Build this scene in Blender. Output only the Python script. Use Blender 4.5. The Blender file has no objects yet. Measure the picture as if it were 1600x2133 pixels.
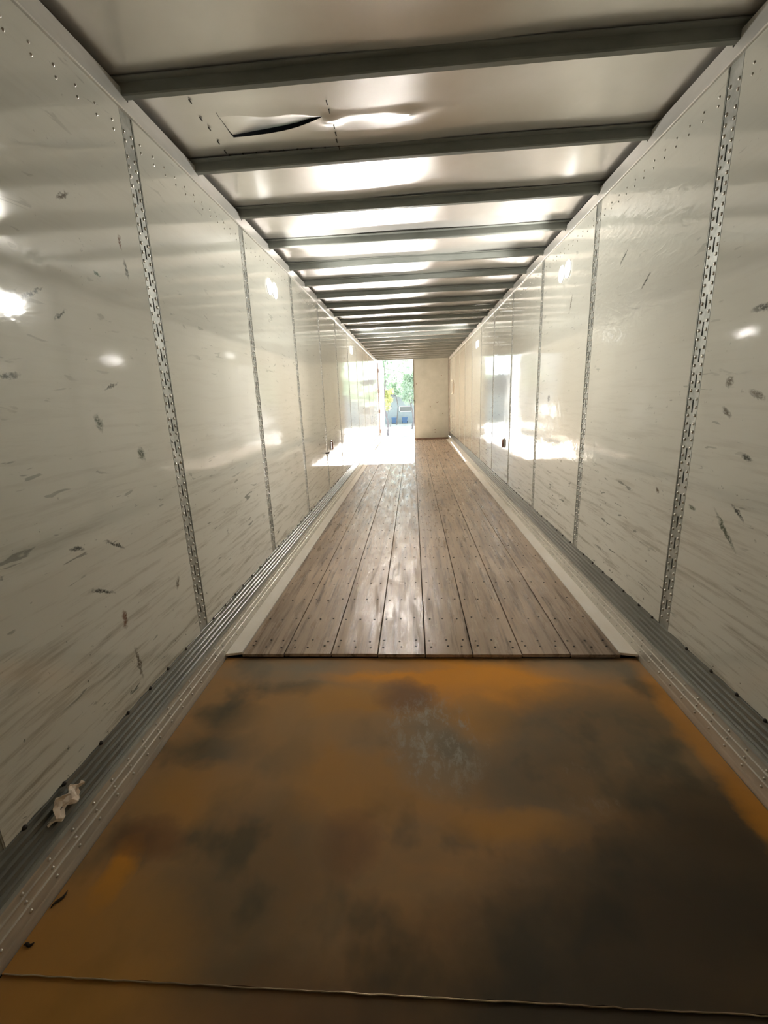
import bpy, bmesh, math, random
from mathutils import Vector, Matrix
random.seed(7)
S = bpy.context.scene
C = S.collection
D = bpy.data

# ------------------------------------------------------------------ camera
F, YAW, PITCH, ROLL = 919.14, -0.072438, -0.250334, -0.03966
CAM = Vector((-0.04254, 0.0, 1.47651))
fw = Vector((math.sin(YAW)*math.cos(PITCH), math.cos(YAW)*math.cos(PITCH), math.sin(PITCH)))
rt = Vector((math.cos(YAW), -math.sin(YAW), 0))
up = rt.cross(fw)
r2 = math.cos(ROLL)*rt + math.sin(ROLL)*up
u2 = -math.sin(ROLL)*rt + math.cos(ROLL)*up
cd = D.cameras.new('camera'); cam = D.objects.new('camera', cd); C.objects.link(cam)
cam.matrix_world = Matrix(((r2.x, u2.x, -fw.x, CAM.x), (r2.y, u2.y, -fw.y, CAM.y),
                           (r2.z, u2.z, -fw.z, CAM.z), (0, 0, 0, 1)))
cd.sensor_fit = 'VERTICAL'; cd.sensor_height = 32.0; cd.lens = 32.0*F/2133.0
cd.clip_start = 0.02; cd.clip_end = 500
S.camera = cam

# ------------------------------------------------------------------ sky, sun, exposure
SUN_E, SKY_E, EXPO = 4.2, 0.125, 4.63
w = D.worlds.new('sky'); S.world = w; w.use_nodes = True
bg = w.node_tree.nodes['Background']
bg.inputs[0].default_value = (0.80, 0.90, 1.0, 1); bg.inputs[1].default_value = SKY_E
sl = D.lights.new('sun', 'SUN'); sl.energy = SUN_E; sl.angle = math.radians(0.53); sl.color = (1, 0.97, 0.93)
so = D.objects.new('sun', sl); C.objects.link(so)
EL, AZ = math.radians(25.4), math.radians(0.6)
so.rotation_euler = Vector((math.sin(AZ)*math.cos(EL), math.cos(AZ)*math.cos(EL), math.sin(EL))).to_track_quat('Z', 'Y').to_euler()
so.location = (4, 30, 14)
S.view_settings.view_transform = 'Standard'; S.view_settings.look = 'None'
S.view_settings.gamma = 1; S.view_settings.use_curve_mapping = False
S.view_settings.exposure = EXPO
cy = S.cycles
cy.max_bounces = 13; cy.diffuse_bounces = 8; cy.glossy_bounces = 9
cy.sample_clamp_indirect = 4.0
cy.use_denoising = True
pl = D.lights.new('door_portal', 'AREA'); pl.shape = 'RECTANGLE'; pl.size = 1.26; pl.size_y = 2.85; pl.cycles.is_portal = True
po = D.objects.new('door_portal', pl); C.objects.link(po); po.location = (-0.62, 16.3, 1.4)
po.rotation_euler = (math.radians(-90), 0, 0)     # faces -Y, into the trailer

# ------------------------------------------------------------------ helpers
def newmat(name, col=(.5, .5, .5), rough=.5, metal=0.0, spec=.5):
    m = D.materials.new(name); m.use_nodes = True
    b = m.node_tree.nodes['Principled BSDF']
    b.inputs['Base Color'].default_value = (*col, 1); b.inputs['Roughness'].default_value = rough
    b.inputs['Metallic'].default_value = metal; b.inputs['Specular IOR Level'].default_value = spec
    return m
class NT:
    def __init__(s, m): s.m = m; s.t = m.node_tree; s.n = s.t.nodes; s.l = s.t.links; s.b = s.n['Principled BSDF']; s._pos = None
    def lk(s, v, sock):
        if isinstance(v, (int, float)):
            sock.default_value = v if sock.type == 'VALUE' else ((v,)*3 if sock.type == 'VECTOR' else (v, v, v, 1))
        elif isinstance(v, tuple): sock.default_value = v if len(v) == len(sock.default_value) else (*v, 1)
        else: s.l.new(v, sock)
    @property
    def pos(s):
        if s._pos is None: s._pos = s.n.new('ShaderNodeNewGeometry').outputs['Position']
        return s._pos
    def math(s, op, a, b=0.0, c=None, clamp=False):
        n = s.n.new('ShaderNodeMath'); n.operation = op; n.use_clamp = clamp
        s.lk(a, n.inputs[0]); s.lk(b, n.inputs[1])
        if c is not None: s.lk(c, n.inputs[2])
        return n.outputs[0]
    def scale(s, v, k):
        n = s.n.new('ShaderNodeVectorMath'); n.operation = 'MULTIPLY'; s.lk(v, n.inputs[0]); n.inputs[1].default_value = k
        return n.outputs[0]
    def add(s, a, b):
        n = s.n.new('ShaderNodeVectorMath'); n.operation = 'ADD'; s.lk(a, n.inputs[0]); s.lk(b, n.inputs[1]); return n.outputs[0]
    def noise(s, v, scale=5, detail=4, rough=.55, dist=0.0, out=0):
        n = s.n.new('ShaderNodeTexNoise'); s.lk(v, n.inputs['Vector']); n.inputs['Scale'].default_value = scale
        n.inputs['Detail'].default_value = detail; n.inputs['Roughness'].default_value = rough; n.inputs['Distortion'].default_value = dist
        return n.outputs[out]
    def voro(s, v, scale=5, out='Distance'):
        n = s.n.new('ShaderNodeTexVoronoi'); s.lk(v, n.inputs['Vector']); n.inputs['Scale'].default_value = scale; return n.outputs[out]
    def rng(s, v, a, b, c=0., d=1.):
        n = s.n.new('ShaderNodeMapRange'); n.clamp = True; s.lk(v, n.inputs[0])
        for i, k in enumerate((a, b, c, d)): n.inputs[i+1].default_value = k
        return n.outputs[0]
    def mix(s, f, a, b):
        n = s.n.new('ShaderNodeMix'); n.data_type = 'RGBA'
        s.lk(f, n.inputs[0]); s.lk(a, n.inputs[6]); s.lk(b, n.inputs[7]); return n.outputs[2]
    def sep(s, v):
        n = s.n.new('ShaderNodeSeparateXYZ'); s.lk(v, n.inputs[0]); return n.outputs
    def comb(s, x, y, z):
        n = s.n.new('ShaderNodeCombineXYZ'); s.lk(x, n.inputs[0]); s.lk(y, n.inputs[1]); s.lk(z, n.inputs[2]); return n.outputs[0]
    def bump(s, h, strength=.3, dist=.01):
        n = s.n.new('ShaderNodeBump'); s.lk(h, n.inputs['Height']); n.inputs['Strength'].default_value = strength; n.inputs['Distance'].default_value = dist
        if s.b.inputs['Normal'].links: s.l.new(s.b.inputs['Normal'].links[0].from_socket, n.inputs['Normal'])
        s.l.new(n.outputs[0], s.b.inputs['Normal'])
    def objrand(s):
        return s.n.new('ShaderNodeObjectInfo').outputs['Random']
    def ell(s, a, b, ca, cb, ra, rb, ang=0.0, soft=.35):
        """soft ellipse mask in the plane (a, b)"""
        da = s.math('SUBTRACT', a, ca); db = s.math('SUBTRACT', b, cb)
        co, si = math.cos(ang), math.sin(ang)
        p = s.math('MULTIPLY_ADD', da, co/ra, s.math('MULTIPLY', db, si/ra))
        q = s.math('MULTIPLY_ADD', da, -si/rb, s.math('MULTIPLY', db, co/rb))
        r = s.math('ADD', s.math('MULTIPLY', p, p), s.math('MULTIPLY', q, q))
        return s.rng(r, 1+soft, max(0, 1-soft), 0, 1)

def mk(name, verts, faces, mat, parent=None, smooth=False):
    me = D.meshes.new(name); me.from_pydata(verts, [], faces); me.update()
    if smooth:
        for p in me.polygons: p.use_smooth = True
    if mat: me.materials.append(mat)
    o = D.objects.new(name, me); C.objects.link(o)
    if parent: o.parent = parent
    return o
class MB:
    def __init__(s): s.v = []; s.f = []
    def box(s, x0, x1, y0, y1, z0, z1, bev=0.0):
        i = len(s.v)
        if x0 > x1: x0, x1 = x1, x0
        if bev <= 0:
            s.v += [(x, y, z) for z in (z0, z1) for y in (y0, y1) for x in (x0, x1)]
            s.f += [tuple(i+k for k in f) for f in ((0, 2, 3, 1), (4, 5, 7, 6), (0, 1, 5, 4), (2, 6, 7, 3), (0, 4, 6, 2), (1, 3, 7, 5))]
        else:
            bm = bmesh.new(); bmesh.ops.create_cube(bm, size=1)
            for v in bm.verts: v.co = Vector(((x0+x1)/2+v.co.x*(x1-x0), (y0+y1)/2+v.co.y*(y1-y0), (z0+z1)/2+v.co.z*(z1-z0)))
            bmesh.ops.bevel(bm, geom=bm.edges[:], offset=bev, segments=1, affect='EDGES')
            bm.verts.index_update()
            s.v += [tuple(v.co) for v in bm.verts]; s.f += [tuple(i+v.index for v in f.verts) for f in bm.faces]; bm.free()
        return s
    def dome(s, c, ax, r, h, n=8):
        """rivet head: low dome with its axis along ax ('x','y','z'), h signed"""
        i = len(s.v); cx, cyy, cz = c
        for (rr, hh) in ((r, 0), (r*.8, h*.65), (r*.35, h)):
            for k in range(n):
                a = 2*math.pi*k/n; p, q = rr*math.cos(a), rr*math.sin(a)
                s.v.append((cx+hh, cyy+p, cz+q) if ax == 'x' else ((cx+p, cyy+q, cz+hh) if ax == 'z' else (cx+p, cyy+hh, cz+q)))
        for j in (0, 1):
            for k in range(n):
                a, b = i+j*n+k, i+j*n+(k+1) % n; s.f.append((a, b, b+n, a+n))
        s.f.append(tuple(i+2*n+k for k in range(n)))
        return s
    def tube(s, pts, rad, n=8, close=False):
        pts = [Vector(p) for p in pts]; i0 = len(s.v); m = len(pts)
        rads = rad if isinstance(rad, (list, tuple)) else [rad]*m
        for k, p in enumerate(pts):
            if close: t = pts[(k+1) % m]-pts[k-1]
            else: t = pts[min(k+1, m-1)]-pts[max(k-1, 0)]
            t.normalize(); a = t.orthogonal().normalized() if k == 0 else (a - t*a.dot(t)).normalized(); b = t.cross(a)
            for j in range(n):
                g = 2*math.pi*j/n; s.v.append(tuple(p+(a*math.cos(g)+b*math.sin(g))*rads[k]))
        for k in range(m if close else m-1):
            for j in range(n):
                a_, b_ = i0+k*n+j, i0+k*n+(j+1) % n; c_, d_ = i0+((k+1) % m)*n+(j+1) % n, i0+((k+1) % m)*n+j
                s.f.append((a_, b_, c_, d_))
        if not close:
            s.f.append(tuple(i0+j for j in range(n))[::-1]); s.f.append(tuple(i0+(m-1)*n+j for j in range(n)))
        return s
    def disc(s, c, ax, r, h, n=28):
        i = len(s.v)
        for hh in (0, h):
            for k in range(n):
                a = 2*math.pi*k/n; p, q = r*math.cos(a), r*math.sin(a)
                s.v.append((c[0]+hh, c[1]+p, c[2]+q) if ax == 'x' else (c[0]+p, c[1]+q, c[2]+hh))
        for k in range(n):
            a, b = i+k, i+(k+1) % n; s.f.append((a, b, b+n, a+n))
        s.f.append(tuple(i+k for k in range(n))[::-1]); s.f.append(tuple(i+n+k for k in range(n)))
        return s
    def prism(s, prof, y0, y1, n=1, wob=0.0):
        """profile in (x, z) swept along y; open profile"""
        i = len(s.v); m = len(prof)
        for j in range(n+1):
            y = y0+(y1-y0)*j/n
            for (x, z) in prof: s.v.append((x, y, z+(random.uniform(-wob, wob) if wob else 0)))
        for j in range(n):
            for k in range(m-1):
                a = i+j*m+k; s.f.append((a, a+1, a+m+1, a+m))
        return s
    def build(s, name, mat, parent=None, smooth=False): return mk(name, s.v, s.f, mat, parent, smooth)
def props(o, label=None, cat=None, group=None, kind=None):
    if label: o['label'] = label
    if cat: o['category'] = cat
    if group: o['group'] = group
    if kind: o['kind'] = kind
    return o
def empty(name, loc=(0, 0, 0)):
    o = D.objects.new(name, None); C.objects.link(o); o.location = loc; o.empty_display_size = .1; return o
def share(src, name, parent, loc=(0, 0, 0)):
    o = src.copy(); o.name = name; o.parent = parent; o.location = loc; C.objects.link(o); return o

# ------------------------------------------------------------------ materials
def wall_material(side):
    m = newmat('painted_wall_'+side, (.6, .58, .5), .16, 0, 1.0); t = NT(m); P = t.pos
    x, y, z = t.sep(P)
    base = t.mix(t.rng(t.noise(P, .8, 3), .35, .65), (.68, .675, .60), (.74, .735, .665))
    # fine horizontal grime, denser low on the wall where cargo rubs
    low = t.rng(z, 1.7, .3, 0, 1)
    sl = t.comb(x, t.math('MULTIPLY_ADD', z, .35, y), z)
    fine = t.noise(t.scale(sl, (1, 1.1, 16)), 2.2, 8, .68)
    v = t.rng(fine, .50, .66); v = t.math('MULTIPLY', v, t.math('MULTIPLY_ADD', t.math('POWER', low, 1.6), .72, .07))
    base = t.mix(v, base, (.30, .265, .20))
    # scuffs: sparse dark strokes
    nz = t.noise(t.scale(t.add(P, (3.3, 1.7, 9.1)), (1, 2.0, 11)), 3.1, 3, .5, .6)
    k = t.noise(t.add(P, (11, 5, 2)), 1.7, 2)
    st = t.math('MULTIPLY', t.rng(nz, .655, .69), t.rng(k, .42, .56))
    st = t.math('MULTIPLY', st, t.math('MULTIPLY_ADD', low, .6, .25))
    base = t.mix(st, base, (.075, .085, .07))
    nz2 = t.noise(t.scale(t.add(P, (7.3, 4.7, 1.1)), (1, 5.5, 7)), 5.2, 4, .6)
    st2 = t.math('MULTIPLY', t.rng(nz2, .69, .73), t.math('MULTIPLY_ADD', low, .6, .25))
    base = t.mix(st2, base, (.10, .11, .085))
    # individual marks seen in the photograph: (y, z, half length, half width, angle, colour)
    L = [(1.617, .95, .055, .006, -.55, 0), (2.004, .613, .03, .012, 1.2, 1), (1.586, .636, .014, .035, 0, 2), (1.62, .411, .010, .07, .1, 1),
         (1.66, 1.43, .018, .03, .2, 3), (1.894, 1.283, .02, .028, .5, 3), (1.998, 2.154, .008, .025, 0, 2), (2.011, 2.057, .012, .03, .2, 0),
         (1.813, 1.99, .014, .008, 0, 4), (1.465, 1.845, .05, .006, .5, 0), (1.306, 1.588, .04, .008, .1, 0), (1.776, 1.568, .04, .006, .3, 0),
         (1.70, 2.21, .03, .007, .6, 1), (1.38, 2.16, .06, .006, .7, 1), (1.57, 1.80, .03, .005, .6, 0), (1.33, 2.42, .03, .007, .7, 0), (1.42, 1.0, .03, .009, -.3, 0), (1.5, .80, .06, .008, -.5, 0)]
    R = [(1.856, .889, .09, .009, .75, 3), (2.09, .93, .022, .009, .2, 3), (1.962, 1.491, .02, .02, .3, 1), (1.842, 1.75, .05, .012, 0, 0),
         (4.428, 1.422, .03, .03, 0, 0), (3.954, 2.173, .01, .05, .3, 1), (1.80, 1.44, .04, .012, .3, 1), (1.80, .98, .04, .008, .6, 0),
         (3.05, 2.25, .05, .007, -.6, 0), (2.75, 2.05, .05, .006, -.6, 0), (1.95, 1.37, .03, .012, .5, 1), (2.4, .95, .02, .01, .8, 1), (1.8, 1.20, .03, .008, .2, 0)]
    cols = [(.06, .065, .055), (.14, .12, .09), (.17, .075, .035), (.11, .135, .10), (.03, .11, .05)]
    nn = t.noise(t.scale(P, (1, 1, 1.6)), 75, 5, .75)
    wy = t.math('MULTIPLY_ADD', t.math('SUBTRACT', t.noise(P, 38, 3, .6), .5), .045, y)
    wz = t.math('MULTIPLY_ADD', t.math('SUBTRACT', t.noise(t.add(P, (5, 5, 5)), 38, 3, .6), .5), .030, z)
    for (a, b, ra, rb, an, ci) in (L if side == 'left' else R):
        e = t.ell(wy, wz, a, b, ra, rb, an, .8); e = t.math('MULTIPLY', e, t.rng(nn, .36, .50))
        base = t.mix(e, base, cols[ci])
    t.l.new(base, t.b.inputs['Base Color'])
    t.l.new(t.rng(t.noise(t.scale(P, (1, 1, 3)), 4, 5, .6), .3, .75, .045, .09), t.b.inputs['Roughness'])
    # buckled sheet
    t.bump(t.noise(t.scale(P, (1, 1.0, 1.6)), 1.3, 1, .5, .2), 1.0, .0022)
    amp = t.math('MULTIPLY', t.noise(t.scale(P, (1, 1, 1.3)), 7, 3, .5, .8), t.rng(t.noise(P, .9, 1), .42, .62))
    if side == 'right':
        rp = t.noise(t.scale(P, (1, 2.2, 5)), 3.2, 2, .5, 1.2)
        amp = t.math('ADD', amp, t.math('MULTIPLY', rp, t.ell(y, z, 3.0, 2.15, .75, .45, 0, .6)))
    t.bump(amp, .9, .0022 if side == 'right' else .0010)
    t.b.inputs['IOR'].default_value = 1.55
    return m
M_WALL = {'left': wall_material('left'), 'right': wall_material('right')}

def simple_noise_mat(name, c1, c2, rough, metal, scale=6, stretch=(1, 1, 1), bump=.0, spec=.5, lo=.35, hi=.65, r2=None):
    m = newmat(name, c1, rough, metal, spec); t = NT(m)
    nz = t.noise(t.scale(t.pos, stretch), scale, 6, .6)
    t.l.new(t.mix(t.rng(nz, lo, hi), (*c1, 1), (*c2, 1)), t.b.inputs['Base Color'])
    if r2: t.l.new(t.rng(nz, lo, hi, rough, r2), t.b.inputs['Roughness'])
    if bump: t.bump(nz, bump, .004)
    return m
M_POST = simple_noise_mat('galvanised_steel', (.34, .35, .32), (.52, .53, .50), .42, .55, 22, (1, 1, 1), .12)
M_RIVET = newmat('rivet_steel', (.62, .60, .55), .28, .9)
M_RAIL = simple_noise_mat('top_rail_aluminium', (.62, .61, .57), (.72, .71, .68), .38, .35, 9, (1, .3, 1))
M_BOW = simple_noise_mat('roof_bow_steel', (.19, .20, .18), (.26, .27, .245), .5, .25, 10, (.3, 1, 1))
M_BAND = simple_noise_mat('dark_corrugated_band', (.20, .205, .185), (.27, .275, .25), .32, .5, 6, (1, .3, 1), 0)
M_KICK = simple_noise_mat('kick_rail_aluminium', (.56, .53, .47), (.70, .67, .60), .36, .45, 12, (1, .3, 2), .08)
M_STRIP = simple_noise_mat('edge_strip_aluminium', (.86, .79, .69), (.92, .87, .80), .42, 0, 7, (1, .4, 1))
M_GAP_SHADE = newmat('gap_shade_black', (.012, .011, .01), .9)  # near-black colour stands in for shade inside slots, floor gaps and the tear
M_DOOR = simple_noise_mat('door_paint', (.43, .44, .395), (.50, .51, .46), .35, 0, 3)
M_FRAME = simple_noise_mat('door_frame_primer', (.22, .16, .13), (.30, .22, .19), .5, .1, 8)
M_SCREW = newmat('dark_screw', (.03, .024, .02), .6, .3)

def roof_material():
    m = newmat('roof_aluminium', (.62, .58, .52), .2, .6); t = NT(m)
    nz = t.noise(t.pos, 1.6, 4, .6)
    t.l.new(t.mix(t.rng(nz, .35, .7), (.86, .84, .81, 1), (.74, .72, .69, 1)), t.b.inputs['Base Color'])
    t.l.new(t.rng(t.noise(t.pos, 3, 5, .65), .3, .7, .19, .27), t.b.inputs['Roughness'])
    t.bump(t.noise(t.pos, 1.3, 1, .5), .7, .006)
    t.bump(t.noise(t.pos, 5, 1, .5), .3, .001)
    return m
M_ROOF = roof_material()

def wood_material():
    m = newmat('worn_oak_floor', (.3, .2, .14), .35, 0, .5); t = NT(m); P = t.pos; x, y, z = t.sep(P)
    # laminated strips about 3.5 cm wide inside each board
    sid = t.math('FLOOR', t.math('DIVIDE', x, .0353)); rnd = t.n.new('ShaderNodeTexWhiteNoise'); rnd.noise_dimensions = '2D'
    seg = t.math('FLOOR', t.math('MULTIPLY_ADD', sid, .37, t.math('DIVIDE', y, 1.3)))
    t.l.new(t.comb(sid, seg, 0), rnd.inputs['Vector'])
    col = t.mix(rnd.outputs['Value'], (.34, .235, .165), (.54, .40, .295))
    g = t.noise(t.scale(P, (1, .06, 1)), 55, 8, .7)
    col = t.mix(t.rng(g, .38, .66), col, (.52, .41, .31))
    g2 = t.noise(t.scale(t.add(P, (5, 0, 0)), (1, .045, 1)), 24, 5, .68)
    col = t.mix(t.math('MULTIPLY', t.rng(g2, .50, .66), .85), col, (.085, .055, .040))
    wear = t.noise(t.scale(P, (1, .16, 1)), 13, 7, .72)
    cen = t.rng(t.math('ABSOLUTE', t.math('SUBTRACT', x, .02)), .9, .15)
    col = t.mix(t.math('MULTIPLY', t.rng(wear, .60, .68), t.math('MULTIPLY_ADD', cen, .8, .1)), col, (.80, .72, .60))
    br = t.rng(t.noise(P, 1.3, 3), .35, .65)
    col = t.mix(t.math('MULTIPLY', br, .35), col, (.14, .10, .075))
    t.l.new(col, t.b.inputs['Base Color'])
    t.l.new(t.rng(t.noise(t.scale(P, (1, .12, 1)), 16, 6, .7), .35, .68, .20, .52), t.b.inputs['Roughness'])
    t.bump(g, .35, .0015); t.bump(wear, .35, .0025)
    return m
M_WOOD = wood_material()

def rust_material():
    m = newmat('rusty_steel', (.2, .12, .06), .5, 0, .35); t = NT(m); P = t.pos; x, y, z = t.sep(P)
    soft = t.noise(P, 2.2, 5, .55, .4)
    col = t.mix(t.rng(soft, .36, .62), (.33, .205, .095), (.47, .245, .085))
    sd = t.noise(t.scale(t.add(P, (2, 7, 0)), (1, .8, 1)), 3.4, 4, .5)
    col = t.mix(t.math('MULTIPLY', t.rng(sd, .52, .64), .65), col, (.085, .078, .050))
    wx = t.math('MULTIPLY_ADD', t.math('SUBTRACT', t.noise(P, 5, 5, .6), .5), .16, x)
    wy = t.math('MULTIPLY_ADD', t.math('SUBTRACT', t.noise(t.add(P, (4, 4, 4)), 5, 5, .6), .5), .16, y)
    O = (.85, .34, .015); O2 = (.52, .25, .045); B = (.22, .10, .040); K = (.090, .084, .055); Gy = (.26, .225, .17); Kshade = (.038, .030, .019)  # darkest tone paints in the camera person's shadow at the near end
    blobs = [(.14, 2.19, .66, .12, O, .95), (.36, 2.06, .36, .15, O, .75), (-.45, 2.25, .5, .06, Gy, .5), (.95, 2.25, .35, .12, Gy, .6),
             (-.82, 2.22, .34, .12, Gy, .55), (-.98, 1.82, .16, .10, K, .7), (-.97, 1.62, .20, .09, K, .7), (-.72, 2.05, .14, .06, K, .6),
             (-.55, 1.78, .36, .24, O2, .7), (-.35, 1.98, .22, .12, O2, .8), (-.10, 2.00, .14, .12, B, .75), (.26, 1.82, .16, .15, O2, .8),
             (-.30, 1.45, .45, .16, O2, .6), (-.95, 1.40, .22, .13, O2, .45), (-1.07, 1.08, .05, .10, O, .6), (-1.02, 1.20, .12, .07, B, .7),
             (.75, 1.80, .42, .24, K, .6), (.98, 1.38, .28, .16, Kshade, .75), (.50, 1.48, .35, .18, K, .6), (.95, 1.10, .5, .25, Kshade, .7),
             (1.19, 1.72, .07, .5, O, .42), (1.2, 1.1, .08, .35, O, .4), (-.30, 1.20, .10, .12, B, .6), (.28, 1.28, .22, .07, O2, .7), (.03, 1.62, .18, .20, Gy, .6),
             (-.60, 1.05, .25, .3, K, .5), (.30, .92, .4, .14, Kshade, .5), (-1.05, .85, .3, .2, O2, .55), (-.85, .60, .35, .2, O2, .55), (.35, .55, .9, .25, Kshade, .85), (.75, .95, .55, .30, Kshade, .75), (.1, .78, .7, .12, Kshade, .5), (-.4, .6, .4, .2, B, .5), (-.75, 1.62, .22, .3, Gy, .35), (-.25, 1.75, .3, .12, Gy, .35)]
    for (bx, by, rx, ry, c, k) in blobs:
        e = t.math('MULTIPLY', t.ell(wx, wy, bx, by, rx, ry, 0, .75), k); col = t.mix(e, col, c)
    sp = t.noise(t.scale(P, (1, .45, 1)), 22, 8, .78, .3)
    m1 = t.math('MULTIPLY', t.rng(sp, .50, .62), t.ell(wx, wy, .02, 1.72, .19, .26, .2, .7))
    m2 = t.math('MULTIPLY', t.rng(sp, .52, .66), t.math('ADD', t.ell(wx, wy, .62, 1.38, .10, .04, 0, .8), t.ell(wx, wy, .6, 1.53, .08, .03, 0, .8)))
    col = t.mix(t.math('MULTIPLY', m1, .85), col, (.42, .37, .30)); col = t.mix(t.math('MULTIPLY', m2, .5), col, (.30, .23, .16))
    t.l.new(col, t.b.inputs['Base Color'])
    t.l.new(t.math('SUBTRACT', t.rng(soft, .3, .7, .42, .58), t.math('MULTIPLY', m1, .12)), t.b.inputs['Roughness'])
    t.bump(t.noise(P, 1.4, 2, .5), .8, .008); t.bump(t.noise(P, 40, 4, .6), .12, .001)
    return m
M_RUST = rust_material()

# ------------------------------------------------------------------ dimensions
HW = 1.25; Y0 = -0.45; Y1 = 16.18; PB, PT = .26, 2.705
POST0, PITCHP, PW = 2.150, 1.312, .088
posts = [POST0+PITCHP*k for k in range(-1, 11)]
ZR = 2.815                     # roof skin
bows = [2.165+.6535*k for k in range(-3, 22)]

# ------------------------------------------------------------------ walls
slotP, slotL, slotTop = .1117, .058, 2.424
def post_mesh(sgn):
    """slotted logistics post, x=0 at the wall plane (sgn=+1: left wall, faces +x)"""
    b = MB(); x0, x1 = -.010*sgn, -.004*sgn; yc = .043; sw = .0052; zt = PT+.01; zb = PB-.012
    b.box(x0, x1, 0, yc-sw, zb, zt); b.box(x0, x1, yc+sw, PW, zb, zt)
    # rolled lips at both sides
    b.box(x0, x1+.004*sgn, 0, .0035, zb, zt); b.box(x0, x1+.003*sgn, PW-.004, PW, zb, zt)
    z = zt
    k = 0
    while True:
        top = slotTop-slotP*k; bot = top-slotL
        if bot < zb+.02: b.box(x0, x1, yc-sw, yc+sw, zb, z); break
        b.box(x0, x1, yc-sw, yc+sw, top, z); z = bot; k += 1
    return b
def rivet_mesh(sgn):
    b = MB(); x = -.004*sgn
    zs = [2.632, 2.597]; z = 2.539
    while z > PB+.01: zs.append(z); z -= slotP/3
    for z in zs:
        b.dome((x, .0165, z), 'x', .0082, .006*sgn); b.dome((x, .0685, z), 'x', .0082, .006*sgn)
    return b
holes_y = []
for side, sx in (('left', -1), ('right', 1)):
    X = sx*HW
    wall = MB().box(X+sx*.016, X+sx*.05, Y0, Y1+.02, -.06, ZR+.03).build('wall_'+side, M_GAP_SHADE); props(wall, kind='structure')
    pm = post_mesh(-sx).build('post', M_POST, wall); pm.location = (X, posts[0], 0)
    rm = rivet_mesh(-sx).build('rivet', M_RIVET, pm, True); rm['kind'] = 'stuff'
    for y in posts[1:]:
        q = share(pm, 'post', wall, (X, y, 0)); share(rm, 'rivet', q)
    edges = [Y0]+[v for y in posts for v in (y, y+PW)]+[Y1]
    pan = None
    for k in range(0, len(edges), 2):
        a, b_ = edges[k]+.001, edges[k+1]-.003
        w_ = b_-a
        if w_ < .05: continue
        # panel with a very slightly ragged lower edge
        n = 24; V = []; Fc = []
        rr = random.Random(100*k+(1 if sx > 0 else 0))
        for i in range(n+1):
            y = a+w_*i/n; zb = PB+rr.uniform(-.004, .003)
            V += [(X, y, zb), (X, y, PT+.02), (X+sx*.012, y, PT+.02), (X+sx*.012, y, zb)]
        for i in range(n):
            for j in range(4):
                p, q = i*4+j, i*4+(j+1) % 4; Fc.append((p, q, q+4, p+4))
        Fc += [(0, 3, 2, 1), (n*4, n*4+1, n*4+2, n*4+3)]
        po_ = mk('panel', V, Fc, M_WALL[side], wall)
        rb = MB(); y = a+.035
        while y < b_-.02:
            rb.dome((X, y, 2.631+rr.uniform(-.002, .002)), 'x', .0055, -.005*sx, 7); rb.dome((X, y+.002, 2.598+rr.uniform(-.002, .002)), 'x', .0055, -.005*sx, 7); y += .102
        r_ = rb.build('rivet', M_RIVET, po_, True); r_['kind'] = 'stuff'
        sb = MB(); y = a+.06
        while y < b_-.02:
            sb.dome((X, y+rr.uniform(-.02, .02), PB-.004), 'x', .009, -.008*sx, 7); y += .165
        s_ = sb.build('bolt', M_SCREW, po_, True); s_['kind'] = 'stuff'
    # top rail with a small screw at every bow
    XR = sx*1.236
    tr = MB().box(XR, X+sx*.03, Y0, Y1-.02, 2.708, 2.790, .004).build('trim_%d' % (1 if sx < 0 else 2), M_RAIL); props(tr, kind='structure')
    sb = MB()
    for y in bows: sb.dome((XR, y+.035, 2.757), 'x', .006, -.003*sx, 8)
    props(sb.build('screw', M_SCREW, tr), kind='stuff')
    # kick rail and corrugated band
    XK = sx*1.221; g = -sx
    base = empty('baseboard_'+side, (0, 0, 0)); props(base, kind='structure')
    prof = [(sx*1.25, .1275), (XK+g*.005, .1275), (XK+g*.005, .1195), (XK, .1180), (XK, .094), (XK+g*.005, .092), (XK+g*.005, .085), (XK, .083), (XK, .054),
            (XK+g*.005, .052), (XK+g*.005, .045), (XK, .043), (XK, .008), (XK+g*.0015, .000), (XK+g*.0015, -.034)]
    MB().prism(prof, Y0, Y1).build('kick_rail', M_KICK, base)
    pr2 = []; z = .1275
    while z < .245:
        XB = sx*(1.231+.027*(z-.1275)/.13)
        pr2 += [(XB, z), (XB+sx*.0035, z+.0175), (XB+g*.0045, z+.0185), (XB+g*.0045, z+.0215), (XB+sx*.0045, z+.0255)]; z += .0257
    pr2 += [(sx*1.257, .256), (sx*1.262, .285)]
    MB().prism(pr2, Y0, Y1).build('corrugated_band', M_BAND, base)
    rb = MB(); y = Y0+.05; k = 0
    while y < Y1-.05:
        for (zz, dy) in ((.107, 0), (.069, .004), (.027, .010)):
            rb.dome((XK, y+dy, zz), 'x', .0062, -.0055*sx, 8)
        y += .1005
    props(rb.build('rivet', M_RIVET, base, True), kind='stuff')

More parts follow.
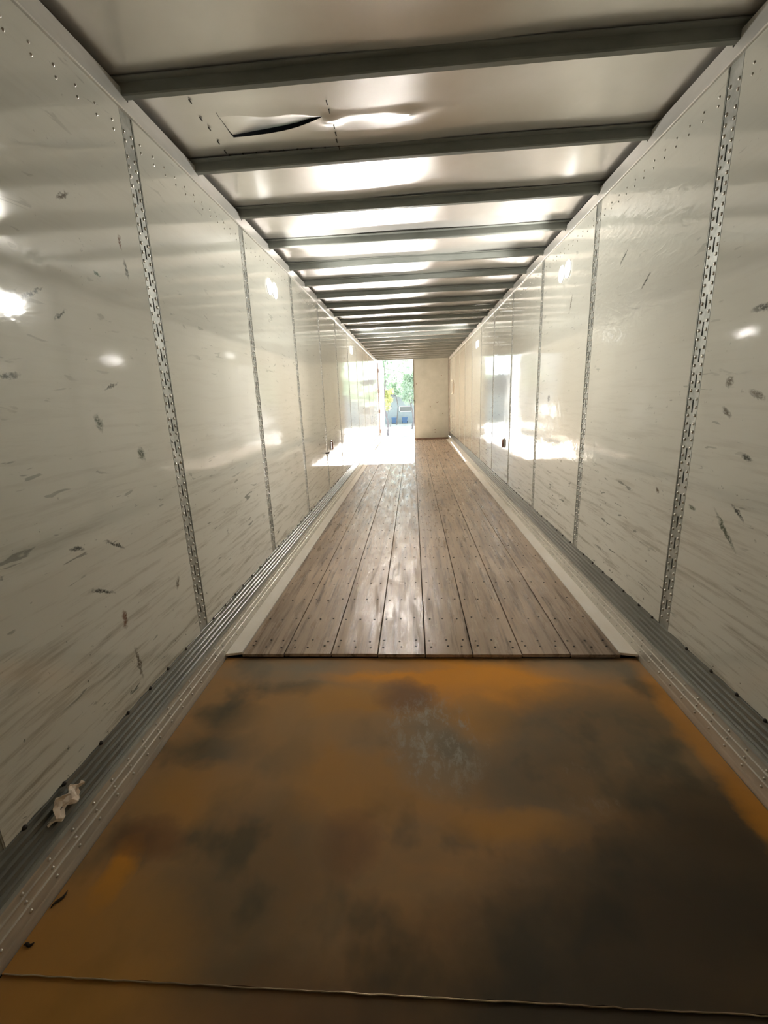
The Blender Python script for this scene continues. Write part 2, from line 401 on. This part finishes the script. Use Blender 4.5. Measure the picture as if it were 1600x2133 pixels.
# ------------------------------------------------------------------ floor
floor = MB().box(-1.24, 1.24, Y0, Y1+.08, -.10, -.042).build('floor', M_GAP_SHADE); props(floor, kind='structure')
px = [-1.119, -.856, -.567, -.284, .0, .280, .566, .843, 1.124]
for i in range(8):
    a, b_ = px[i]+.0026, px[i+1]-.0026
    o = MB().box(a, b_, 2.340+random.uniform(-.006, .006), Y1+.06, -.021, random.uniform(-.0008, .0008), .0022).build('plank', M_WOOD, floor)
for sx in (-1, 1):
    V = [(sx*1.1205, 2.352, .0012), (sx*1.216, 2.332, .0012)]
    b = MB(); x0, x1 = sx*1.1225, sx*1.2175
    b.v = [(x0, 2.352, .0025), (x1, 2.333, .0025), (x1, Y1, .0025), (x0, Y1, .0025), (x0, 2.352, -.012), (x1, 2.333, -.012), (x1, Y1, -.012), (x0, Y1, -.012)]
    b.f = [(0, 1, 2, 3), (4, 7, 6, 5), (0, 4, 5, 1), (1, 5, 6, 2), (3, 2, 6, 7), (0, 3, 7, 4)]
    o = b.build('edge_strip', M_STRIP, floor); o['label'] = 'pale metal strip along the ' + ('left' if sx < 0 else 'right') + ' edge of the boards'
sb = MB(); rows = [2.419, 2.486]; y = 2.778
while y < 16.1: rows.append(y); y += .3015
for ri, y in enumerate(rows):
    for i in range(8):
        wd = px[i+1]-px[i]
        for fr in (.14, .48, .82):
            sb.disc((px[i]+wd*fr+random.uniform(-.012, .012), y+random.uniform(-.014, .014), -.002), 'z', .0064, .0042, 6)
props(sb.build('screw', M_SCREW, floor), kind='stuff')

# steel plates on the nose end of the floor
def plate(name, y0, y1, z0, z1, wav):
    n = 60; V = []; Fc = []; rr = random.Random(3)
    for j, yy in enumerate((y0, y1)):
        for i in range(n+1):
            x = -1.217+2.434*i/n
            y = yy+(rr.uniform(-wav, wav) if j == 0 else 0); dz = .002*math.sin(x*3+j)
            V += [(x, y, z1+dz*0), (x, y, z0)]
    m = (n+1)*2
    for i in range(n):
        a = i*2; b_ = a+m
        Fc += [(a, b_, b_+2, a+2), (a+1, a+3, b_+3, b_+1), (a, a+2, a+3, a+1), (b_, b_+1, b_+3, b_+2)]
    Fc += [(0, 1, m+1, m), (2*n, m+2*n, m+2*n+1, 2*n+1)]
    return mk(name, V, Fc, M_RUST)
p1 = plate('steel_plate', .800, 2.345, -.0355, -.030, .003); props(p1, 'large rusty orange-brown steel floor plate in front of the wooden boards', 'steel plate')
p2 = plate('steel_plate', -.44, .815, -.0415, -.0365, .0); props(p2, 'darker rusty steel floor plate nearest the viewer, under the edge of the larger plate', 'steel plate')
# bright worn lip of the upper plate
n = 90; V = []; Fc = []; rr = random.Random(9)
M_LIP = simple_noise_mat('worn_steel_edge', (.16, .10, .05), (.50, .40, .26), .45, .5, 2.2)
b = MB(); pts = [(-1.21+2.42*i/n, .799+rr.uniform(-.0015, .0015), -.0305+rr.uniform(-.0006, .0006)) for i in range(n+1)]
b.tube(pts, .0019, 6); b.build('worn_edge', M_LIP, p1)

# ------------------------------------------------------------------ ceiling
def roofz(x, y):
    k = (y-2.165)/.6535; fr = k-math.floor(k)
    pill = math.sin(math.pi*fr)
    return ZR + .006*pill*(1+.5*math.sin(3.1*x+math.floor(k)*1.7)) + .003*math.sin(5*x+2*y)
V = []; Fc = []
bay0, bay1 = 2.215, 2.802
def grid(xs, ys, fz, V, Fc):
    i0 = len(V); m = len(xs)
    for y in ys:
        for x in xs: V.append((x, y, fz(x, y)))
    for j in range(len(ys)-1):
        for i in range(m-1): a = i0+j*m+i; Fc.append((a, a+m, a+m+1, a+1))
lin = lambda a, b, n: [a+(b-a)*i/n for i in range(n+1)]
grid(lin(-1.30, 1.30, 40), lin(Y0, bay0, 48), roofz, V, Fc)
grid(lin(-1.30, 1.30, 40), lin(bay1, Y1+.05, 240), roofz, V, Fc)
ceil = mk('ceiling', V, Fc, M_ROOF, None, True); props(ceil, kind='structure')
# outer skin above the tear, coloured black as the shade of the void
MB().box(-1.3, 1.3, Y0, Y1+.05, ZR+.09, ZR+.10).build('outer_skin', M_GAP_SHADE, ceil)
# torn sheet between the first two bows in view
def arcY(x):
    P = [(CAM.x+(a-CAM.x)*1.011, b*1.011) for a, b in [(-.94, 2.613), (-.84, 2.611), (-.74, 2.603), (-.66, 2.590), (-.583, 2.568), (-.52, 2.540), (-.456, 2.504), (-.44, 2.497)]]
    for (a, ya), (b, yb) in zip(P, P[1:]):
        if x <= b: return ya+(yb-ya)*max(0, (x-a))/(b-a)
    return P[-1][1]
def creaseY(x): return 2.472+.045*max(0, min(1, (x+.92)/.46)) + .008*math.sin(x*24)
G = lambda x, y, cx, cyy, sx_, sy_: math.exp(-((x-cx)/sx_)**2-((y-cyy)/sy_)**2)
def tz(x, y):
    z = roofz(x, y)
    z -= 0.012*G(x, y, -.419, 2.560, .045, .030)+.010*G(x, y, -.04, 2.552, .055, .028)
    cyy = 2.541; w_ = 1/(1+math.exp(-(x+.46)/.02))*1/(1+math.exp((x-.15)/.05))
    z -= .003*w_*math.exp(-((y-cyy)/.02)**2)
    if -.98 < x < -.42:
        e = math.sin(math.pi*(x+.98)/.56)**.5
        z -= .005*e*math.exp(-((y-creaseY(x))/.035)**2)
    return z
V = []; Fc = []; NX = 56
xs = lin(-.940, -.452, NX)
grid(lin(-1.30, -.943, 12), lin(bay0, bay1, 30), tz, V, Fc)
grid(lin(-.452, 1.30, 70), lin(bay0, bay1, 30), tz, V, Fc)
i0 = len(V); NS = 8
def tongue(x, s): return tz(x, creaseY(x)+(arcY(x)-creaseY(x))*s)+.018*s*s*math.sin(math.pi*min(1, max(0, (x+.94)/.49))*.8+.35)
for x in xs:
    cy_, ay = creaseY(x), arcY(x); gap = .0085*min(1, max(.02, (-.452-x)/.05))
    for s in range(NS+1): y = bay0+(cy_-bay0)*s/NS; V.append((x, y, tz(x, y)))
    for s in range(NS+1): y = cy_+(ay-cy_)*s/NS; V.append((x, y, tongue(x, s/NS)))
    for s in range(NS+1): y = (ay+gap)+(bay1-ay-gap)*s/NS; V.append((x, y, tz(x, y)))
R3 = 3*(NS+1)
for i in range(NX):
    for blk in range(3):
        for s in range(NS): a = i0+i*R3+blk*(NS+1)+s; Fc.append((a, a+1, a+R3+1, a+R3))
# fill the strip left of the slit outside the tear
grid([-.943, -.940], lin(bay0, 2.44, 8), tz, V, Fc); grid([-.943, -.940], lin(2.63, bay1, 8), tz, V, Fc)
ts = mk('torn_roof_sheet', V, Fc, M_ROOF, ceil, True); ts['label'] = 'roof sheet with a curved tear and dents'
# staple-like fasteners around the patch
rv = MB()
pr = [(-1.006, 2.316), (-1.019, 2.449), (-1.014, 2.528), (-1.02, 2.646), (-1.02, 2.735), (-.405, 2.407), (-.405, 2.47), (-.403, 2.59), (-.405, 2.65), (-.41, 2.71)]
pr += [(-1.011+.0755*k, 2.775) for k in range(9)]
for (x, y) in pr:
    x = CAM.x+(x-CAM.x)*1.011; y *= 1.009
    z = roofz(x, y); rv.tube([(x, y-.012, z-.004), (x+.001, y+.010, z-.007)], .0032, 6)
props(rv.build('fastener', M_SCREW, ts), kind='stuff')

# roof bows: hat-shaped cross members
def bow_mesh(seed):
    rr = random.Random(seed); n = 26; V = []; Fc = []
    ph = rr.uniform(0, 6)
    prof = [(-.028, -.004), (-.028, -.009), (-.002, -.012), (.000, -.052), (.004, -.058), (.028, -.060), (.032, -.056), (.033, -.011), (.056, -.007), (.056, -.003)]
    for i in range(n+1):
        x = -1.262+2.524*i/n; e = .004*math.sin(2.3*x+ph)
        for j, (y, z) in enumerate(prof): V.append((x, y+.003*math.sin(1.7*x+ph), z+e*(.5 if j > 2 else 1.)))
    m = len(prof)
    for i in range(n):
        for j in range(m-1): a = i*m+j; Fc.append((a, a+1, a+m+1, a+m))
    return V, Fc
for k, y in enumerate(bows):
    V, Fc = bow_mesh(k); o = mk('roof_bow', V, Fc, M_BOW, ceil, False); o.location = (0, y, ZR)
    md = o.modifiers.new('thick', 'SOLIDIFY'); md.thickness = .002

# ------------------------------------------------------------------ nose wall and rear frame
props(MB().box(-1.3, 1.3, Y0-.05, Y0, -.06, 2.95).build('wall_front', simple_noise_mat('nose_paint', (.62, .60, .52), (.7, .68, .6), .4, 0)), kind='structure')
fr = empty('trim_3', (0, Y1, 0)); props(fr, kind='structure')
def fbox(n, *a): o = MB().box(*a, .004).build(n, M_FRAME, fr); return o
fbox('frame_post', -1.30, -1.236, -.01, .07, -.04, 2.86); fbox('frame_post', 1.228, 1.30, -.01, .07, -.04, 2.86)
fbox('frame_header', -1.30, 1.30, -.01, .09, 2.800, 2.93)
fbox('frame_sill', -1.30, 1.30, .062, .10, -.12, -.004)
# right leaf, shut
dr = MB().box(.012, 1.226, Y1+.022, Y1+.058, .055, 2.786, .006).build('door_1', M_DOOR); props(dr, kind='structure')
MB().box(.004, .024, Y1+.012, Y1+.062, .05, 2.79).build('door_seal', newmat('rubber_seal', (.17, .13, .09), .6), dr)
MB().box(.014, 1.236, Y1+.010, Y1+.030, -.060, .058).build('bottom_seal', newmat('brown_seal', (.20, .13, .10), .6), dr)
b = MB(); b.tube([(.035, Y1+.022, 1.30), (.035, Y1-.008, 1.30), (.035, Y1-.008, 1.36), (.035, Y1+.022, 1.36)], .016, 8); b.build('latch', M_FRAME, dr, True)
b = MB()
for (x, z) in ((.74, .34), (.74, .25), (.82, 1.29), (.86, 1.31), (.10, 1.95), (.98, 2.2), (1.02, .9), (.58, 1.15)): b.dome((x, Y1+.022, z), 'y', .018, -.008, 8)
props(b.build('bolt', M_FRAME, dr, True), kind='stuff')
# left leaf, swung out behind the trailer
M_DOOR2 = newmat('white_door_face', (.8, .79, .76), .4)
dl = MB().box(0, .036, 0, 1.22, .055, 2.80, .006).build('door_2', M_DOOR2); props(dl, kind='structure')
dl.location = (-1.262, Y1+.09, 0); dl.rotation_euler = (0, 0, math.radians(-4.2))
b = MB()
for z in (.35, 1.05, 1.75, 2.45): b.box(-.012, .05, -.03, .05, z-.06, z+.06)
b.build('hinge', M_FRAME, dl)

# ------------------------------------------------------------------ small things inside
LAMP_W = .5
M_LENS = newmat('lamp_lens', (.9, .9, .9), .3); M_LENS.node_tree.nodes['Principled BSDF'].inputs['Emission Color'].default_value = (1, .99, .95, 1)
M_LENS.node_tree.nodes['Principled BSDF'].inputs['Emission Strength'].default_value = .10
M_BEZ = newmat('lamp_bezel', (.7, .7, .68), .3, .3)
for sx, sd in ((-1, 'left'), (1, 'right')):
    for (y, a, b2) in ((4.075, 'nearer one of the near pair', 0), (4.232, 'farther one of the near pair', 0), (9.20, 'nearer one of the far pair', 0), (9.40, 'farther one of the far pair', 0)):
        e = empty('round_lamp', (sx*HW, y, 2.448)); props(e, 'small bright white round lamp high on the %s wall, %s' % (sd, a), 'lamp', 'round lamps on the walls')
        MB().disc((0, 0, 0), 'x', .070, -.004*sx).build('bezel', M_BEZ, e); MB().disc((-.0042*sx, 0, 0), 'x', .065, -.005*sx).build('lens', M_LENS, e)
        al = D.lights.new('lamp_light', 'AREA'); al.shape = 'DISK'; al.size = .12; al.energy = LAMP_W; al.spread = math.radians(135); al.color = (1, .97, .90)
        ao = D.objects.new('lamp_light', al); C.objects.link(ao); ao.parent = e; ao.location = (-.012*sx, 0, 0); ao.rotation_euler = (0, math.radians(90*sx), 0)
M_RUSTY = newmat('rusty_iron', (.25, .13, .08), .5, .6)
M_PLT = newmat('grey_ring_plate', (.36, .33, .29), .4, .6)
def ring(y, z, sx, label):
    e = empty('lashing_ring', (sx*HW, y, z)); props(e, label, 'ring')
    b = MB(); b.box(-.006*sx, .0, -.035, .035, -.075, .065, .002); b.build('plate', M_PLT, e)
    b = MB(); pts = [(-.018*sx, .030*math.cos(a), -.015+.055*math.sin(a)) for a in [2*math.pi*i/18 for i in range(18)]]
    b.tube(pts, .007, 6, True); b.tube([(0, -.03, .042), (-.018*sx, -.03, .042), (-.018*sx, .03, .042), (0, .03, .042)], .007, 6); b.build('ring', M_RUSTY, e, True)
ring(6.47, .86, -1, 'rusty oval lashing ring on the left wall above the sunlit floor')
ring(6.46, .81, 1, 'rusty oval lashing ring on the right wall, low and far along')
b = MB(); pts = [(HW-.018, 14.84-.45*math.sin(a)*.75-.1, 1.77+.21*math.cos(a)) for a in [math.pi*(-.06+1.12*i/20) for i in range(21)]]
st = b.tube(pts, .022, 6).build('strap_loop', newmat('pale_strap', (.62, .58, .50), .7), None, True)
props(st, 'pale curved strap loop hanging on the right wall close to the shut door', 'strap')
e = empty('bolt_stub', (-HW, 6.0, .79)); props(e, 'small dark bolt stub poking from the left wall beside a slotted post', 'bolt')
MB().tube([(-.0, 0, 0), (.045, 0, 0)], .010, 8).build('shank', M_SCREW, e, True); MB().disc((.045, 0, 0), 'x', .019, .010, 6).build('head', M_SCREW, e)

# crumpled paper scrap lodged at the foot of the left wall
M_PAPER = simple_noise_mat('crumpled_paper', (.85, .70, .56), (.95, .86, .76), .8, 0, 20)
bm = bmesh.new(); bmesh.ops.create_grid(bm, x_segments=12, y_segments=9, size=.5)
rr = random.Random(8)
for v in bm.verts:
    u, q = v.co.x, v.co.y
    y = u*.125*(1-.3*abs(q)); hh = q*.088*(1-.6*(u+.5)*.5)
    lift = .022+.009*math.sin(u*9+q*7)+.008*math.sin(q*13-u*5)+rr.uniform(-.004, .004)
    v.co = Vector((lift, y, hh+.006*math.sin(u*14)+rr.uniform(-.003, .003)))
bmesh.ops.scale(bm, vec=(1, 1.05, 1.15), verts=bm.verts[:])
bmesh.ops.solidify(bm, geom=bm.faces[:], thickness=.0012)
me = D.meshes.new('paper_scrap'); bm.to_mesh(me); bm.free(); me.materials.append(M_PAPER)
pp = D.objects.new('paper_scrap', me); C.objects.link(pp); pp.location = (-1.243, 1.115, .226); pp.rotation_euler = (math.radians(-14), math.radians(18), 0)
props(pp, 'crumpled pale peach scrap of paper caught at the foot of the left wall', 'paper')
def sliver(x, y, ln, wd, ang, label):
    b = MB(); n = 7
    pts = [(ln*(i/(n-1)-.5), .004*math.sin(i*1.2), .003) for i in range(n)]; rd = [wd*math.sin(math.pi*(i+.5)/n) for i in range(n)]
    o = b.tube(pts, rd, 6).build('wood_splinter', newmat('dark_splinter', (.03, .018, .01), .8), None, True); o.location = (x, y, -.029); o.rotation_euler = (0, 0, ang)
    props(o, label, 'splinter')
sliver(-1.198, .985, .055, .0045, 1.25, 'dark thin splinter lying by the left edge of the rusty plate')
sliver(-1.196, .865, .028, .005, .2, 'short dark splinter lying near the front left corner of the rusty plate')

# ------------------------------------------------------------------ outdoors
GZ = -1.22
M_GND = simple_noise_mat('concrete_yard', (.36, .355, .34), (.44, .43, .41), .8, 0, .8)
props(MB().box(-70, 70, Y1+.3, 110, GZ-.2, GZ).build('ground', M_GND), kind='structure')

# house across the yard
hx0, hx1, hy = -12.0, 9.0, 51.0
M_SIDE = simple_noise_mat('grey_blue_siding', (.30, .33, .365), (.34, .37, .40), .7, 0, 3)
M_WHITE = newmat('white_window_frame', (.85, .85, .85), .5); M_GLASS = newmat('dark_glass', (.16, .16, .16), .15)
M_SHING = newmat('roof_shingle', (.13, .13, .13), .8)
hs = empty('house', ((hx0+hx1)/2, hy, GZ)); props(hs, 'low grey-blue house across the yard seen through the rear doorway', 'house')
cxh = (hx0+hx1)/2
MB().box(hx0-cxh, hx1-cxh, 0, 7, 0, 3.1).build('wall', M_SIDE, hs)
b = MB(); e_ = .6
b.v = [(hx0-cxh-e_, -.7, 3.0), (hx1-cxh+e_, -.7, 3.0), (hx1-cxh+e_, 7.7, 3.0), (hx0-cxh-e_, 7.7, 3.0), (hx0-cxh-e_, 3.5, 5.0), (hx1-cxh+e_, 3.5, 5.0)]
b.f = [(0, 1, 5, 4), (3, 4, 5, 2), (0, 4, 3), (1, 2, 5), (0, 3, 2, 1)]; b.build('roof', M_SHING, hs)
def wnd(x0, x1, z0, z1, mull):
    b = MB(); t_ = .07
    b.box(x0, x1, -.06, 0, z0, z0+t_); b.box(x0, x1, -.06, 0, z1-t_, z1); b.box(x0, x0+t_, -.06, 0, z0, z1); b.box(x1-t_, x1, -.06, 0, z0, z1)
    for k in range(mull): xm = x0+(x1-x0)*(k+1)/(mull+1); b.box(xm-.03, xm+.03, -.05, 0, z0, z1)
    f = b.build('window', M_WHITE, hs); MB().box(x0+t_, x1-t_, -.02, -.005, z0+t_, z1-t_).build('pane', M_GLASS, f)
W = lambda px_: CAM.x+(px_-860)/930*hy-cxh
wnd(W(832), W(858), 1.22, 1.86, 0); wnd(W(804), W(817), 1.55, 1.86, 1); wnd(W(900), W(925), 1.0, 2.1, 1); wnd(W(700), W(725), 1.0, 2.1, 1)
def bin_(x, y, label):
    e = empty('wheelie_bin', (x, y, GZ)); props(e, label, 'bin', 'blue bins by the house')
    mb_ = newmat('blue_plastic', (.09, .16, .30), .5)
    b = MB(); b.v = [(-.24, -.26, .06), (.24, -.26, .06), (.24, .24, .06), (-.24, .24, .06), (-.31, -.34, .62), (.31, -.34, .62), (.31, .34, .62), (-.31, .34, .62)]
    b.f = [(0, 3, 2, 1), (0, 1, 5, 4), (1, 2, 6, 5), (2, 3, 7, 6), (3, 0, 4, 7), (4, 5, 6, 7)]; b.build('body', mb_, e)
    MB().box(-.33, .33, -.37, .36, .62, .69, .02).build('lid', mb_, e)
    for s in (-1, 1): MB().disc((s*.26, .2, .12), 'x', .12, .05*s, 14).build('wheel', newmat('black_rubber', (.02, .02, .02), .7), e)
bin_(CAM.x+(822-860)/930*49.8, 49.8, 'left one of two blue bins standing before the grey-blue house')
bin_(CAM.x+(843-860)/930*49.8, 49.8, 'right one of two blue bins standing before the grey-blue house')

M_BARK = simple_noise_mat('bark', (.13, .12, .12), (.20, .18, .18), .9, 0, 8)
def leafmat(n, c1, c2):
    m = simple_noise_mat(n, c1, c2, .6, 0, 1.2)
    m.node_tree.nodes['Principled BSDF'].inputs['Subsurface Weight'].default_value = 0
    t = NT(m); tr = t.n.new('ShaderNodeBsdfTranslucent'); tr.inputs[0].default_value = (*[min(1, c*1.3) for c in c2], 1)
    ms = t.n.new('ShaderNodeMixShader'); ms.inputs[0].default_value = .25
    out = [q for q in t.n if q.type == 'OUTPUT_MATERIAL'][0]
    t.l.new(t.b.outputs[0], ms.inputs[1]); t.l.new(tr.outputs[0], ms.inputs[2]); t.l.new(ms.outputs[0], out.inputs[0]); return m
ML1 = leafmat('green_leaves', (.25, .34, .25), (.40, .49, .38)); ML2 = leafmat('yellow_green_leaves', (.46, .48, .20), (.56, .57, .27))  # green leaf tones are paled to paint in outdoor haze and glare
def tree(x, y, h, crown, label, seed, mat, dens=1.0, leaf=.16, trunk=.16, base=.35):
    rr = random.Random(seed); e = empty('tree', (x, y, GZ)); props(e, label, 'tree')
    b = MB(); top = Vector((rr.uniform(-.3, .3), 0, h*.8)); pts = [Vector((0, 0, 0)).lerp(top, i/6)+Vector((.12*math.sin(i*1.7+seed), 0, 0)) for i in range(7)]
    b.tube(pts, [trunk*(1-.12*i) for i in range(7)], 7); cl = []
    for k in range(9):
        s0 = pts[3+k % 4]; a = rr.uniform(0, 6.28); ln = crown*rr.uniform(.5, .95)
        t_ = s0+Vector((math.cos(a)*ln, math.sin(a)*ln, h*rr.uniform(.08, .34)))
        b.tube([s0, s0.lerp(t_, .5)+Vector((0, 0, .2)), t_], [trunk*.35, trunk*.2, .02], 5); cl.append(t_); cl.append(s0.lerp(t_, .6))
    b.build('trunk', M_BARK, e)
    for k in range(14): a = rr.uniform(0, 6.28); q = crown*rr.random()**.6; cl.append(Vector((math.cos(a)*q, math.sin(a)*q, h*rr.uniform(base, .98))))
    V = []; Fc = []
    for c in cl:
        r_ = crown*rr.uniform(.22, .42)
        for _ in range(int(150*dens)):
            d = Vector((rr.gauss(0, 1), rr.gauss(0, 1), rr.gauss(0, .8))); d = d.normalized()*r_*rr.random()**.4; p = c+d
            u = Vector((rr.gauss(0, 1), rr.gauss(0, 1), rr.gauss(0, 1))).normalized(); v = u.orthogonal().normalized(); s = leaf*rr.uniform(.6, 1.3); i = len(V)
            V += [tuple(p-u*s), tuple(p+v*s*.5), tuple(p+u*s), tuple(p-v*s*.5)]; Fc.append((i, i+1, i+2, i+3))
    props(mk('foliage', V, Fc, mat, e), kind='stuff')
X_ = lambda px_, d: CAM.x+(px_-860)/930*d
tree(X_(828, 47.6), 47.6, 7.2, 2.0, 'green leafy tree with a thin trunk standing before the house', 11, ML1, 1.0, .14, .07, .44)
tree(X_(859, 40.5), 40.5, 5.4, 1.2, 'rounded green tree at the edge of the shut door leaf', 12, ML1, .6, .13, .10, .55)
tree(X_(806, 34), 34, 7.2, 1.0, 'tall thin tree with sparse leaves beside the open door leaf', 13, ML1, .28, .12, .07, .6)
tree(X_(811, 44.2), 44.2, 3.6, .62, 'small yellow-green tree in front of the house', 14, ML2, .2, .11, .03, .7)
tree(3.8, 42, 8, 2.4, 'broad green tree seen mirrored in the left wall, right of the doorway', 15, ML1, 1, .2, .2)
tree(-8.5, 42, 8.5, 2.6, 'broad green tree seen mirrored in the right wall, left of the doorway', 16, ML1, 1, .2, .2)
tree(7.5, 64, 10, 3.4, 'tall green tree behind the house, right of the doorway', 17, ML1, .9, .26, .22)
tree(-5.2, 66, 11, 3.4, 'tall green tree behind the house, left of the doorway', 18, ML1, .6, .26, .22)
